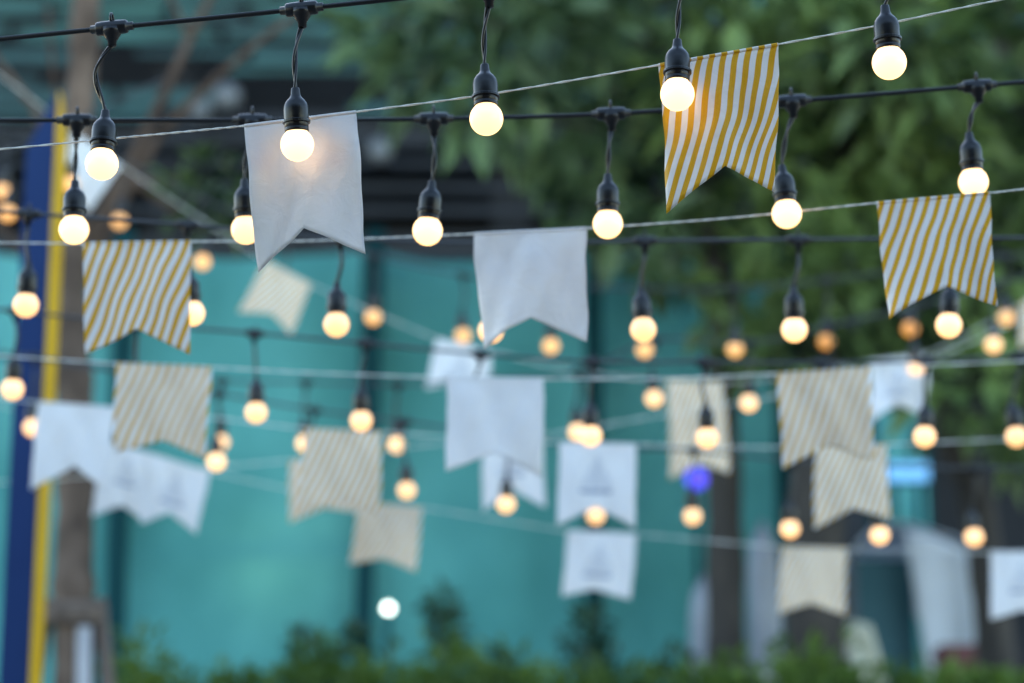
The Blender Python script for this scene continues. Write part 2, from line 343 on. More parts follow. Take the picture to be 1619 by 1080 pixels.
for i, (pp, Y, r0, lab, lm) in enumerate(tree_spec):
    base = PY(*pp[0], Y); base.z = TZ
    t = tag(empty('leafy_tree', base), lab, 'tree', 'leafy trees in front of the building')
    pts = spline([base] + [PY(*p, Y + .05 * random.uniform(-1, 1)) for p in pp[1:]], 6)
    n = len(pts); k = MB(); k.tube(pts, [r0 * (1.25 - .85 * j / n) * (1 + .08 * math.sin(j * 1.7)) for j in range(n)], 12); k.build('trunk', M['darkbark'], t, True, base)
    cs = []
    for (px, py, d, r, nn) in own[i]:
        k = MB()
        c = PY(px, py, d); cs.append(c)
        j = min(range(n // 3, n), key=lambda q: (pts[q] - c).length + .6 * max(0, pts[q].z - c.z))
        branch(k, pts[j], c, max(.008, r0 * .33), .005, .12); k.build('limb', M['darkbark'], t, True, base)
    o = leaves([Vector(c) - base for c in cs], [q[3] for q in own[i]], [int(q[4] * .55) for q in own[i]], .18, .040, M[lm], 'crown', t, .2, .8)

# ------------------------------------------------------------------ bare tree and its support (left)
LY = 6.8
base = PY(120, 1300, LY); base.z = TZ
t = tag(empty('bare_tree', base), 'bare grey brown tree with slanting leafless limbs beside the blue post', 'tree')
tp = [base] + [PY(x, y, LY) for x, y in ((118, 1050), (116, 900), (121, 740), (117, 600), (112, 430), (117, 260), (132, 90), (140, -80), (150, -250))]
pts = spline(tp, 5); n = len(pts)
MB().tube(pts, [.056 * (1.12 - .45 * j / n) * (1 + .07 * math.sin(j * 2.3) + .06 * math.sin(j * 5.1)) for j in range(n)], 14).build('trunk', M['bark'], t, True, base)
k = MB()
for a, c, ra, rb in (((118, 420), (300, 60), .03, .019), ((300, 60), (380, -80), .019, .01), ((122, 460), (250, 215), .028, .022), ((250, 215), (470, 20), .022, .012), ((130, 215), (205, 285), .02, .018), ((205, 285), (330, 372), .018, .01),
                     ((116, 330), (55, 170), .024, .016), ((55, 170), (-40, 40), .016, .012), ((118, 300), (88, 140), .018, .012), ((88, 140), (76, 10), .012, .006), ((108, 470), (-30, 330), .02, .012), ((300, 60), (240, -60), .012, .007)):
    k = MB(); branch(k, PY(*a, LY + .02), PY(*c, LY + .02), ra * .72, rb * .72, .03); k.build('limb', M['limb'], t, True, base)
for c in ((300, 320), (320, 290)): k = MB(); branch(k, PY(205, 285, LY + .02), PY(*c, LY + .02), .009, .004); k.build('twig', M['bark'], t, True, base)
for c, r_, n_ in (((320, 285), .1, 46), ((300, 325), .07, 24), ((350, 335), .08, 28)): tag(leaves([PY(*c, LY) - base], [r_], [n_], .085, .016, M['leaf'], 'leaf_spray', t, .2), kind='stuff')
st = tag(empty('tree_support', base), 'wooden stakes splayed round the bare tree trunk under a bound collar', 'tree support')
cz = PY(120, 975, LY).z
k = MB(); k.lathe([(0, .062), (.008, .09), (.022, .096), (.038, .088), (.05, .097), (.058, .085), (.068, .062)], 18); k.build('collar', M['timber'], st, True).location = (PY(118, 975, LY).x - base.x, 0, cz - TZ - .03)
cx = PY(118, 975, LY).x - base.x
for a, rr, mt in ((R(-12), .2, 'timber'), (R(190), .19, 'timber'), (R(303), .13, 'pale'), (R(85), .22, 'timber')):
    MB().tube([(cx + .07 * math.cos(a), .07 * math.sin(a), cz - TZ - (.035 if mt == 'pale' else -.05)), (cx + rr * math.cos(a), rr * math.sin(a), 0)], .021, 8).build('stake', M[mt], st, True)

# ------------------------------------------------------------------ blue totem
TY = 5.6
def tx(px, py): return PY(px, py, TY)
e = tag(empty('sign_post', (tx(30, 1080).x, TY, TZ)), 'tall navy blue post with a yellow edge and pointed top', 'sign post')
x0, x1, x2 = tx(-5, 1080).x, tx(44, 1080).x, tx(57, 1080).x; x0b = x0 + .012
ztop = lambda py: tx(60, py).z
def prism(poly, y0, y1):
    n = len(poly); v = [(x, y0, z) for x, z in poly] + [(x, y1, z) for x, z in poly]
    return MB().add(v, [tuple(range(n)), tuple(range(2*n - 1, n - 1, -1))] + [(i, i + n, (i + 1) % n + n, (i + 1) % n) for i in range(n)])
lean = .012
prism([(x0, TZ), (x1, TZ), (x1 + lean, ztop(140)), (x0 + lean, ztop(235))], TY, TY + .04).build('panel', M['navy'], e, origin=e.location)
prism([(x1 + .001, TZ), (x2, TZ), (x2 + lean, ztop(215)), (x1 + .001 + lean, ztop(143))], TY - .006, TY + .046).build('edge_strip', M['yellow'], e, origin=e.location)
MB().box((x0 - .08, TY - .08, TZ), (x2 + .08, TY + .18, TZ + .03)).build('base_plate', M['post'], e, origin=e.location)

# ------------------------------------------------------------------ hedge and shrubs
HY = 7.4
hx0, hx1 = PY(168, 1040, HY).x, 3.2
h = tag(empty('hedge', (0, HY, TZ)), 'low leafy green hedge running along the foot of the teal netting', 'hedge')
cs, rs, ns = [], [], []
for x in np.arange(hx0 + .06, hx1, .085):
    for y in (-.16, .02, .2):
        top = PY(809, interp(809.5 + x / HY * FPX * .98, [160, 300, 420, 1230, 1340, 1480, 1600], [1024, 1056, 1064, 1068, 1092, 1086, 1074]) + 16 * math.sin(x * 5.1) + 12 * math.sin(x * 13 + y * 9) + random.uniform(-14, 14), HY).z - TZ
        for z in np.arange(.14, top, .13): cs.append((x + random.uniform(-.03, .03), y, min(z, top - .05))); rs.append(.105); ns.append(42)
o = leaves(cs, rs, ns, .06, .015, M['hedge'], 'foliage', h, -.2); tag(o, kind='stuff')
k = MB()
for x in np.arange(hx0 + .1, hx1, .22): branch(k, (x, 0, 0), (x + random.uniform(-.06, .06), random.uniform(-.1, .1), .55), .01, .004)
tag(k.build('stems', M['darkbark'], h), kind='stuff')
for px, top, rad, lab in ((490, 985, .16, 'dark rounded shrub behind the hedge near the small bright white lamp\'s post'), (697, 935, .15, 'tall dark shrub behind the hedge beside the small bright white lamp'), (785, 1000, .09, 'small thin shrub between two taller shrubs behind the hedge'),
                          (925, 950, .19, 'dark shrub behind the hedge right under the lowest white printed flag'), (1062, 1000, .14, 'dark low shrub behind the hedge near the slim dark trunk'), (560, 985, .1, 'narrow dark shrub behind the hedge against a fence post')):
    Y = 8.3; c = PY(px, top, Y); hh = c.z - TZ
    e = tag(empty('shrub', (c.x, Y, TZ)), lab, 'shrub', 'shrubs behind the hedge')
    cs = [(random.uniform(-1, 1) * rad * .7 * (1.2 - z / hh), random.uniform(-.1, .1), z) for z in np.arange(.3, hh - .04, .07)]
    leaves(cs, [rad * .62 * (1.25 - .65 * c_[2] / hh) for c_ in cs], [46] * len(cs), .06, .015, M['shrub'], 'foliage', e, -.1)
    k = MB()
    for c_ in cs[::3]: branch(k, (0, 0, 0), c_, .009, .003)
    tag(k.build('stems', M['darkbark'], e), kind='stuff')

# ------------------------------------------------------------------ tent, sacks, chairs, crate, lit sign
QY = 10.4
def q(px, py, Y=QY): return PY(px, py, Y)
e = tag(empty('canvas_tent', (q(1470, 1000).x, QY, TZ)), 'grey canvas tent with a curved roof and slate dark side beside the trees', 'tent')
prof = [(1352, 862), (1385, 832), (1430, 826), (1480, 838), (1530, 866), (1562, 905), (1580, 960), (1592, 1060), (1605, 1300)]
v = []; fc = []; nd = 8
pp = spline([q(*p) for p in prof], 4); n = len(pp)
for j in range(nd + 1):
    for i, p in enumerate(pp): v.append((p.x + .02 * math.sin(j * 1.3 + i), QY + j * .22, max(p.z - .05 * math.sin(math.pi * j / nd) * (i / n < .6), TZ)))
fc = [(j*n + i, j*n + i + 1, (j+1)*n + i + 1, (j+1)*n + i) for j in range(nd) for i in range(n - 1)]
o = link('roof', mesh('roof', [Vector(a) - e.location for a in v], fc, M['canvas'], True), e); md = o.modifiers.new('thick', 'SOLIDIFY'); md.thickness = .006
# front curtain hanging in folds, gathered to one side
v = []; nx, nz = 30, 16
for j in range(nz + 1):
    t_ = j / nz
    for i in range(nx + 1):
        u = i / nx
        pt = q(1428 + 130 * u, 838 + 56 * u ** 1.6); pb = q(1472 + 140 * u, 1120)
        p = pt.lerp(pb, t_); v.append((p.x - e.location.x, -.03 - .025 * math.sin(u * 9 + t_ * 2.5) * (.3 + t_), p.z - TZ))
fc = [(j*(nx+1)+i, j*(nx+1)+i+1, (j+1)*(nx+1)+i+1, (j+1)*(nx+1)+i) for j in range(nz) for i in range(nx)]
o = link('curtain', mesh('curtain', v, fc, M['canvas'], True), e); md = o.modifiers.new('thick', 'SOLIDIFY'); md.thickness = .005
a, c = q(1345, 880), q(1448, 880)
k = MB(); k.box((a.x - e.location.x, .08, 0), (c.x - e.location.x, .1, a.z - TZ)); k.build('side_wall', M['slate'], e)
for px in (1352, 1590):
    x = q(px, 1000).x - e.location.x; MB().tube([(x, .05, 0), (x, .05, q(px, 870 if px < 1400 else 1000).z - TZ)], .02, 8).build('pole', M['metal'], e, True)
def sack(px, py_top, py_w, wpx, Y, lab, mat='sheet'):
    c = PY(px, py_top, Y); hh = c.z - TZ; wr = wpx / FPX * Y / 2
    e = tag(empty('covered_stack', (c.x, Y, TZ)), lab, 'covered goods', 'goods under grey sheets by the netting')
    v = []; nz, nn = 16, 28
    for j in range(nz + 1):
        t_ = j / nz; rr = wr * (1.12 - .25 * t_) * (1 if t_ < .86 else math.sqrt(max(0, 1 - ((t_ - .86) / .14) ** 2)) * .97 + .03)
        for i in range(nn):
            a = 2 * math.pi * i / nn; g = 1 + .07 * math.sin(5 * a + px) * (1 - t_ * .6) + .04 * math.sin(9 * a + 3 * t_)
            v.append((rr * g * math.cos(a), rr * g * math.sin(a), hh * t_ + .02 * math.sin(3 * a + px) * (t_ > .5)))
    fc = [(j*nn + i, j*nn + (i+1) % nn, (j+1)*nn + (i+1) % nn, (j+1)*nn + i) for j in range(nz) for i in range(nn)] + [tuple(nz*nn + i for i in range(nn))]
    link('sheet', mesh('sheet', v, fc, M[mat], True), e)
    MB().tube([(wr * 1.04 * math.cos(a), wr * 1.04 * math.sin(a), hh * .6) for a in np.linspace(0, 6.28, 30)], .008, 6).build('tie_rope', M['rope'], e)
sack(1206, 828, 0, 56, 9.35, 'tall grey sheeted stack standing between the two dark tree trunks')
sack(1112, 915, 0, 50, 9.35, 'short grey sheeted stack beside the slim dark tree trunk')
def chair(px, py, Y, rz, lab):
    c = PY(px, py, Y); e = tag(empty('plastic_chair', (c.x, Y, TZ)), lab, 'chair', 'cream plastic chairs by the tent'); e.rotation_euler = (0, 0, rz)
    hh = c.z - TZ; sz = hh * .52; wd = .21
    v = []
    for j in range(9):
        for i in range(9):
            u, t_ = i / 8 * 2 - 1, j / 8; v.append((u * wd * (1 - .12 * t_ * t_), .2 + .1 * t_ - .05 * u * u, sz + .06 + (hh - sz - .06) * t_ - .03 * u * u * t_))
    o = link('backrest', mesh('backrest', v, [(j*9 + i, j*9 + i + 1, (j+1)*9 + i + 1, (j+1)*9 + i) for j in range(8) for i in range(8)], M['cream'], True), e)
    o.modifiers.new('thick', 'SOLIDIFY').thickness = .012
    MB().box((-wd, -.22, sz - .015), (wd, .2, sz + .01)).build('seat', M['cream'], e)
    for sx in (-1, 1):
        for sy in (-1, 1): MB().tube([(sx * wd * .85, sy * .17, sz - .014), (sx * wd * 1.05, sy * .23, 0)], [.022, .015], 6).build('leg', M['cream'], e, True)
        MB().tube([(sx * wd, .2, sz + .22), (sx * wd * 1.12, -.05, sz + .22), (sx * wd * 1.1, -.2, sz + .17), (sx * wd, -.2, sz)], .018, 6).build('armrest', M['cream'], e, True)
chair(1402, 1028, 8.9, R(118), 'cream plastic chair standing between two others before the slate tent wall')
chair(1452, 985, 9.2, R(100), 'cream plastic chair turned sideways below the tent curtain')
chair(1352, 1024, 9.4, R(75), 'cream plastic chair behind another one, close to the thick dark trunk')
c = q(1532, 1040, 9.6); e = tag(empty('storage_crate', (c.x, 9.6, TZ)), 'dull red plastic crate stacked at the foot of the grey tent', 'crate')
hh = q(1532, 1022, 9.6).z - TZ
k = MB(); k.box((-.12, -.1, 0), (.12, -.088, hh)); k.box((-.12, .088, 0), (.12, .1, hh)); k.box((-.12, -.087, 0), (-.108, .087, hh)); k.box((.108, -.087, 0), (.12, .087, hh)); k.box((-.107, -.087, .01), (.107, .087, .02)); k.build('tub', M['red'], e)
for sy in (-1, 1): MB().box((-.128, sy * .104 - .0035, hh - .05), (.128, sy * .104 + .0035, hh - .015)).build('rim', M['red'], e)
a, c = q(1400, 733, 12.0), q(1468, 760, 12.0)
e = tag(empty('lit_sign', ((a.x + c.x) / 2, 12.0, TZ)), 'small glowing pale blue sign panel near the far teal netting', 'sign'); wd = (c.x - a.x) / 2
MB().box((-wd - .01, 0, c.z - TZ - .01), (wd + .01, .05, a.z - TZ + .01)).build('housing', M['post'], e)
MB().box((-wd, -.006, c.z - TZ), (wd, -.001, a.z - TZ)).build('lit_face', M['led'], e)
for sx in (-.6, .6): MB().tube([(wd * sx, .025, 0), (wd * sx, .025, c.z - TZ - .012)], .015, 6).build('pole', M['post'], e)

# ------------------------------------------------------------------ string lights
mm = .001
k = MB(); k.lathe([(z * mm, r * mm) for z, r in [(-19.3 * math.cos(a), 19.3 * math.sin(a) + 1e-3) for a in np.linspace(0.02, 2.42, 22)] + [(17.5, 12.2), (22, 11.8)]], 32); ME_BULB = {q_: k.me('bulb', M[q_], True) for q_ in ('bulb', 'bulb_bright', 'bulb_amber', 'bulb_deep')}
k = MB(); k.lathe([(z * mm, r * mm) for z, r in ((15.5, 11), (15.2, 13.4), (15.8, 13.9), (19, 14), (19.4, 13.7), (20, 13.7), (20.4, 14), (24.5, 14.1), (30.5, 14.4), (41, 14.6), (45, 14.2), (49, 12.9), (52.5, 10.4), (55, 7.9), (57, 6.5), (59, 5.8), (66, 5.0), (67, 4.6), (67.2, 2))], 32); ME_SOCK = k.me('socket', M['plastic'], True)
k = MB(); k.lathe([(z * mm, r * mm) for z, r in ((25, 14), (25.2, 15.8), (25.8, 16.2), (28.2, 16.2), (28.8, 15.8), (29, 14))], 32); ME_COLL = k.me('collar_ring', M['plastic'], False)
k = MB(); k.tube([(x * mm, 0, 0) for x in (-26, -25.5, -19, -18.8, -17, -9, 0, 9, 17, 18.8, 19, 25.5, 26)], [r * mm for r in (3.4, 4.9, 5.1, 7.2, 8.2, 8.6, 8.8, 8.6, 8.2, 7.2, 5.1, 4.9, 3.4)], 14)
k.tube([(0, 0, z * mm) for z in (-1, -6, -10, -13, -15, -15.4, -23, -23.4)], [r * mm for r in (12.5, 11.5, 9.4, 7.4, 6.6, 5.3, 5.1, 4)], 14); ME_TEE = k.me('t_connector', M['plastic'], True)
k = MB(); k.tube([(0, 5.2 * mm * math.cos(a), (11.5 + 5.8 * math.sin(a)) * mm) for a in np.linspace(0, 2 * math.pi, 17)], 1.7 * mm, 8); ME_LOOP = k.me('hanging_loop', M['plastic'], True)

def string_row(depth, lamps, label, group, hi=False, ext=3200, slack=None, glass='bulb'):
    """lamps: (bulb px, bulb py, tee px, tee py, label); depth: function of px in focus units"""
    tees = []; cab = empty('string_light_cable'); tag(cab, label, 'cable', 'black cables carrying the bulbs')
    for i, (bx, by, cx, cy, lab) in enumerate(lamps):
        B = P(bx, by, depth(bx) * D); T = PY(cx, cy, B.y); tees.append(T)
        Tb = T - Vector((0, 0, .0225))
        lean = Vector((random.uniform(-.09, .09), random.uniform(-.09, .09), 1)).normalized()
        e = empty('pendant_lamp', B); tag(e, lab, 'lamp', group)
        qn = Vector((0, 0, 1)).rotation_difference(lean); e.rotation_mode = 'QUATERNION'; e.rotation_quaternion = qn
        link('bulb', ME_BULB['bulb_deep' if glass == 'bulb_amber' and bx in (1306, 1439) else glass], e); so_ = link('socket', ME_SOCK, e); link('collar_ring', ME_COLL, so_)
        # cord from the socket neck to the tee, in the lamp's own frame
        S = B + lean * .0655; inv = qn.inverted(); bow = (slack or {}).get(i, Vector((random.uniform(-.006, .006), random.uniform(-.006, .006), 0)))
        path = [S.lerp(Tb, t) + bow * (math.sin(math.pi * t ** 1.3)) + (lean - Vector((0, 0, 1))) * .02 * math.sin(math.pi * t) for t in np.linspace(0, 1, 28 if hi else 9)]
        k = MB()
        if hi:
            for s_ in (0, math.pi):
                tw = [p + Vector((math.cos(s_ + 1 + j * .2), math.sin(s_ + 1 + j * .2), 0)) * .0017 for j, p in enumerate(path)]
                k.tube([inv @ (p - B) for p in tw], .0017, 6)
        else: k.tube([inv @ (p - B) for p in path], .003, 6)
        k.build('drop_cord', M['rubber'], e, True)
    d0 = tees[0] - tees[1]; d1 = tees[-1] - tees[-2]
    px2m = depth(0) * D / FPX
    a = tees[0] + d0.normalized() * ext * px2m; b = tees[-1] + d1.normalized() * ext * px2m
    ne = max(1, int(ext / 260))
    left = [a.lerp(tees[0], j / ne) for j in range(ne)]; right = [tees[-1].lerp(b, (j + 1) / ne) for j in range(ne)]
    allp = left + tees + right; pts = spline(allp, 10); cab.location = a
    k = MB(); k.tube([p - a for p in pts], .0031, 8); k.build('cable', M['rubber' if hi else 'greyrubber'], cab, True)
    for i, T in enumerate(tees):
        tg = (allp[i + ne + 1] - allp[i + ne - 1]).normalized(); z = (Vector((0, 0, 1)) - tg * tg.z).normalized(); y = z.cross(tg)
        te = link('t_connector', ME_TEE, cab, T - a); te.rotation_euler = Matrix((tg, y, z)).transposed().to_euler(); link('hanging_loop', ME_LOOP, te); te.scale = (1, 1, 1) if hi else (.8, .8, .9)
    return cab

G1 = 'bulbs on the cable in front of the glowing white flag'
string_row(lambda x: 1.022 - .052 * x / 1619, [
    (161, 259, 177, 44, 'lit bulb on a kinked cord hanging above the mustard striped flag by the blue post'),
    (470, 229, 477, 14, 'lit bulb casting a warm glow on the plain white flag behind it'),
    (769, 188, 772, -18, 'lit bulb before the white cord between the glowing white flag and glossy striped flag'),
    (1071, 149, 1079, -54, 'lit bulb overlapping the corner of the glossy wide striped flag'),
    (1406, 99, 1420, -102, 'lit bulb hanging over the white cord past the glossy striped flag, dark leaves behind'),
    ], 'thick black cable whose bulbs hang in front of the glowing white flag', G1, True, glass='bulb_bright', slack={0: Vector((-.016, 0, 0)), 1: Vector((-.003, 0, 0)), 2: Vector((-.002, 0, 0)), 3: Vector((-.002, 0, 0))})
G2 = 'bulbs on the cable passing behind the glowing white flag'
string_row(lambda x: 1.135 + .01 * x / 1619, [
    (117, 363, 122, 190, 'lit bulb against the bare tree trunk just over the striped flag by the post'),
    (389, 363, 399, 190, 'lit bulb half hidden by the edge of the glowing white flag'),
    (676, 365, 686, 188, 'lit bulb between the glowing white flag and the plain white flag on the next cord'),
    (961, 354, 966, 180, 'lit bulb at the upper corner of the plain white flag without glow'),
    (1244, 338, 1252, 160, 'lit bulb just beneath the free tail of the glossy wide striped flag'),
    (1539, 288, 1545, 136, 'lit bulb sunk behind the top hem of a mustard striped flag'),
    ], 'black cable strung just behind the glowing white flag and glossy striped flag', G2, True, glass='bulb_bright')
G3 = 'bulbs on the cable level with the plain white flag'
string_row(lambda x: 1.34, [
    (41, 482, 46, 338, 'lit bulb in front of the navy blue post, over another bulb'),
    (303, 495, 297, 356, 'lit bulb peeping from behind the striped flag by the blue post'),
    (532, 513, 540, 376, 'lit bulb hanging alone against teal netting beside the tilted pale striped flag'),
    (776, 523, 780, 385, 'lit bulb covered by the plain white flag, slivers showing at its tail'),
    (1017, 521, 1020, 381, 'lit bulb with a dimmer bulb right below it, by the plain white flag'),
    (1256, 521, 1262, 379, 'bright lit bulb against dark leaves between two small amber bulbs'),
    (1500, 514, 1506, 377, 'lit bulb under the notch of the mustard striped flag beside the leafy tree'),
    ], 'black cable passing behind the top of the plain white flag', G3)
G4 = 'bulbs on the cable behind the three mid-sized flags'
string_row(lambda x: 1.62, [
    (20, 615, 26, 492, 'lit bulb on the navy post beneath another bulb of a nearer cable'),
    (215, 640, 218, 512, 'lit bulb hidden behind the pale striped flag above the white printed flags'),
    (405, 652, 403, 527, 'lit bulb alone before teal netting between two pale striped flags'),
    (571, 665, 578, 543, 'lit bulb touching the top of the pale striped flag with another striped flag behind it'),
    (752, 678, 760, 560, 'lit bulb hidden behind the plain white flag that covers a printed flag'),
    (934, 689, 936, 572, 'brighter of two merging bulbs at the top of a white printed flag'),
    (1118, 692, 1113, 572, 'lit bulb in front of the long pale striped flag over the violet lamp'),
    (1292, 694, 1297, 574, 'lit bulb hidden behind the larger of two overlapping pale striped flags'),
    (1462, 690, 1464, 570, 'lit bulb below the curled white printed flag by the trees'),
    (1607, 690, 1611, 563, 'lit bulb among dark leaves next to the bulb below the curled white flag'),
    ], 'black cable with bulbs hanging just behind the mid-sized flags', G4)
G5 = 'bulbs on the lowest cable'
string_row(lambda x: 2.0, [
    (52, 676, 56, 565, 'dimmer of two overlapping bulbs beside the navy post'),
    (215, 668, 218, 590, 'lit bulb hidden behind the white printed flags near the bare tree'),
    (342, 730, 346, 622, 'lower bulb of a pair at the tail of the pale striped flag over printed flags'),
    (493, 756, 497, 648, 'lit bulb hidden behind the doubled pale striped flags'),
    (643, 775, 640, 667, 'lit bulb above the small pale striped flag, one bulb higher up'),
    (800, 797, 801, 690, 'lit bulb covering the notch of the white printed flag under the plain white flag'),
    (942, 815, 944, 706, 'lit bulb between two white printed flags, one above the other'),
    (1095, 816, 1097, 712, 'lit bulb right under the violet lamp before teal netting'),
    (1249, 836, 1251, 728, 'lit bulb on the thick dark trunk above the lowest striped flag'),
    (1391, 846, 1393, 738, 'lit bulb at the tail of the smaller overlapping striped flag by the slate tent wall'),
    (1540, 849, 1543, 740, 'lit bulb in front of the grey canvas tent roof'),
    ], 'lowest black cable crossing in front of the teal netting', G5)
G6 = 'amber bulbs on the long sagging far cable'
string_row(lambda x: 2.3, [
    (4, 303, 6, 205, 'far amber bulb next to the navy post, upper of a touching pair'),
    (88, 312, 91, 214, 'far amber bulb at the top of the yellow edge under a tilted white flag'),
    (189, 350, 192, 252, 'far amber bulb crossed by a black cable beside the bare tree'),
    (320, 414, 322, 316, 'far amber bulb just past the upper corner of the striped flag by the blue post'),
    (452, 462, 454, 366, 'far amber bulb hidden behind the tilted pale striped flag'),
    (590, 501, 592, 405, 'far amber bulb on a dark fence post beside a nearer brighter bulb'),
    (732, 531, 733, 435, 'far amber bulb over the white printed flag, at the plain white flag edge'),
    (871, 547, 872, 451, 'far amber bulb under the notch of the plain white flag'),
    (1019, 553, 1020, 457, 'far amber bulb tucked directly below a brighter nearer bulb'),
    (1162, 552, 1162, 456, 'far amber bulb alone above the long pale striped flag'),
    (1306, 540, 1306, 444, 'small deep amber bulb in the leaves beside a bright white bulb'),
    (1439, 520, 1439, 424, 'narrow deep amber bulb at the tail of the mustard striped flag among leaves'),
    (1591, 502, 1591, 406, 'far amber bulb among leaves, upper of a pair past the striped flag'),
    ], 'thin far black cable sagging from the bare tree to the leafy trees', G6, glass='bulb_amber')
G7 = 'bulbs on the far cable rising into the trees'
string_row(lambda x: 2.16, [
    (32, 667, 35, 570, 'brighter of two overlapping bulbs beside the navy post'),
    (240, 676, 243, 592, 'far bulb hidden behind the pale striped flag near the bare tree'),
    (349, 699, 351, 602, 'dim bulb partly covered by a black tee connector, upper of a pair'),
    (482, 701, 484, 604, 'dim bulb half hidden at the top corner of the doubled striped flags'),
    (627, 703, 629, 608, 'far bulb at the upper corner of the doubled striped flags, above a brighter bulb'),
    (771, 697, 773, 600, 'far bulb hidden behind the plain white flag over a printed one'),
    (913, 683, 914, 588, 'dimmer of two merging bulbs at the top of a white printed flag'),
    (1034, 630, 1036, 538, 'far bulb at the top corner of the long pale striped flag'),
    (1184, 637, 1186, 542, 'far bulb between the long striped flag and the larger overlapping striped flag'),
    (1312, 612, 1313, 515, 'far bulb hidden behind the larger overlapping striped flag'),
    (1448, 580, 1450, 484, 'dim bulb in front of the curled white printed flag, crossed by a cord'),
    (1571, 545, 1572, 450, 'far bulb among leaves, lower of a pair past the striped flag'),
    ], 'far black cable climbing from the netting into the leafy trees', G7)
string_row(lambda x: 2.2, [
    (-90, 370, -88, 275, 'far amber bulb beyond the navy post, end of a short cable'),
    (12, 337, 14, 240, 'far amber bulb next to the navy post, lower of a touching pair'),
    (110, 291, 112, 194, 'far amber bulb in front of the tilted white flag by the bare tree'),
    ], 'short black cable running from the bare tree past the navy post', 'bulbs on the short cable by the bare tree', ext=160, glass='bulb_amber')

# ------------------------------------------------------------------ bunting cords and flags
def cord(knots, depth, label, rad=.0012, ext=3200):
    ks = sorted(knots); (xa, ya), (xb, yb) = ks[0], ks[1]; (xc, yc), (xd, yd) = ks[-2], ks[-1]
    sa, sb = (ya - yb) / (xb - xa), (yd - yc) / (xd - xc)
    ks = [(xa - q_, ya + sa * q_ * .8) for q_ in range(ext, 0, -160)] + ks + [(xd + q_, yd + sb * q_ * .9) for q_ in range(160, ext, 160)]
    pts = spline([P(x, y, depth(x) * D) for x, y in ks], 12); a = pts[0]
    # two-ply twisted line
    e = tag(empty('bunting_line', a), label, 'cord', 'white cords carrying the flags')
    fine = []
    for p0, p1 in zip(pts[:-1], pts[1:]):
        m_ = max(1, int((p1 - p0).length / .006)) if rad < .0014 else 1
        fine += [p0.lerp(p1, j / m_) - a for j in range(m_)]
    fine.append(pts[-1] - a)
    for s_ in (0, math.pi):
        k = MB(); k.tube([p + Vector((0, math.cos(s_ + j * 1.25), math.sin(s_ + j * 1.25))) * rad * .5 for j, p in enumerate(fine)], rad * .72, 5); k.build('strand', M['rope'], e, True)
def flag(TL, TR, BR, NT, BL, depth, mat, label, wr=.004, seed=0, top_drop=0, width=.155):
    A, Bp = P(*TL, depth(TL[0]) * D), P(*TR, depth(TR[0]) * D)
    nrm = (Bp - A).cross(Vector((0, 0, 1))).normalized()
    if nrm.y > 0: nrm = -nrm                                # towards the viewer
    br, ntc, bl = (plane_hit(*p, A, nrm) for p in (BR, NT, BL))
    W = (Bp - A).length; rs = random.Random(seed); ph = [rs.uniform(0, 6.28) for _ in range(6)]
    nu, nv = 28, 24; v = []; uv = []
    for j in range(nv + 1):
        t_ = j / nv
        for i in range(nu + 1):
            u = i / nu; tp = A.lerp(Bp, u); bt = bl.lerp(ntc, u * 2) if u <= .5 else ntc.lerp(br, u * 2 - 1)
            p = tp.lerp(bt, t_); H = (tp - bt).length; dv = t_ * H
            env = min(1, dv / .035)
            off = wr * (math.sin(7 * u + 9 * dv / .16 * .3 + ph[0]) * .9 + .5 * math.sin(13 * u - 5 * dv / .16 + ph[1]) + .25 * math.sin(23 * u + 9 * dv / .16 + ph[2])) * env
            off += wr * 1.6 * math.sin(3.1 * u + ph[3]) * t_ ** 1.5 + wr * 1.2 * (t_ ** 3) * math.sin(5 * u + ph[4])
            side = (.35 * wr * math.sin(5 * t_ + ph[5]) + .12 * wr * math.sin(17 * t_ + ph[2])) * env
            off += .009 * (abs(2 * u - 1) ** 6) * (t_ ** 2) * (1 if u < .5 else -.7) * math.cos(ph[1])
            p = p + nrm * off + (Bp - A).normalized() * side
            v.append(p - A); uv.append((u * width, dv * width / W))
    fc = [(j*(nu+1)+i, j*(nu+1)+i+1, (j+1)*(nu+1)+i+1, (j+1)*(nu+1)+i) for j in range(nv) for i in range(nu)]
    me = mesh('cloth', v, fc, M[mat], True); ul = me.uv_layers.new(name='UVMap')
    for lp in me.loops: ul.data[lp.index].uv = uv[lp.vertex_index]
    e = tag(empty('bunting_flag', A), label, 'flag', 'swallowtail bunting flags')
    o = link('cloth', me, e); md = o.modifiers.new('thick', 'SOLIDIFY'); md.thickness = .0006; md.offset = 0
    # the sewn sleeve that holds the cord
    k = MB(); k.tube([Vector((0, 0, 0)).lerp(Bp - A, t_) for t_ in np.linspace(.003, .997, 14)], .0021, 8); hm = k.me('hem', M[mat], True)
    u2 = hm.uv_layers.new(name='UVMap')
    for lp in hm.loops: u2.data[lp.index].uv = ((Vector(hm.vertices[lp.vertex_index].co).length) / W * width, 0)
    link('hem', hm, e)
dA = lambda x: 1.036 - .048 * x / 1619
dB = lambda x: 1.27 - .15 * x / 1619
dC = lambda x: 1.52
dD = lambda x: 1.80
dE = lambda x: 2.12
dG = lambda x: 2.24
dI = lambda x: 2.06
cord([(0, 236), (180, 219), (386, 199), (563, 177), (746, 153), (900, 128), (1041, 103), (1231, 70), (1400, 38), (1575, 1)], dA, 'white twisted cord holding the glowing white flag and the glossy striped flag')
cord([(0, 384), (131, 385), (302, 382), (480, 381), (749, 370), (928, 361), (1150, 345), (1386, 321), (1565, 305), (1619, 299)], dB, 'white cord holding the plain white flag between two mustard striped flags')
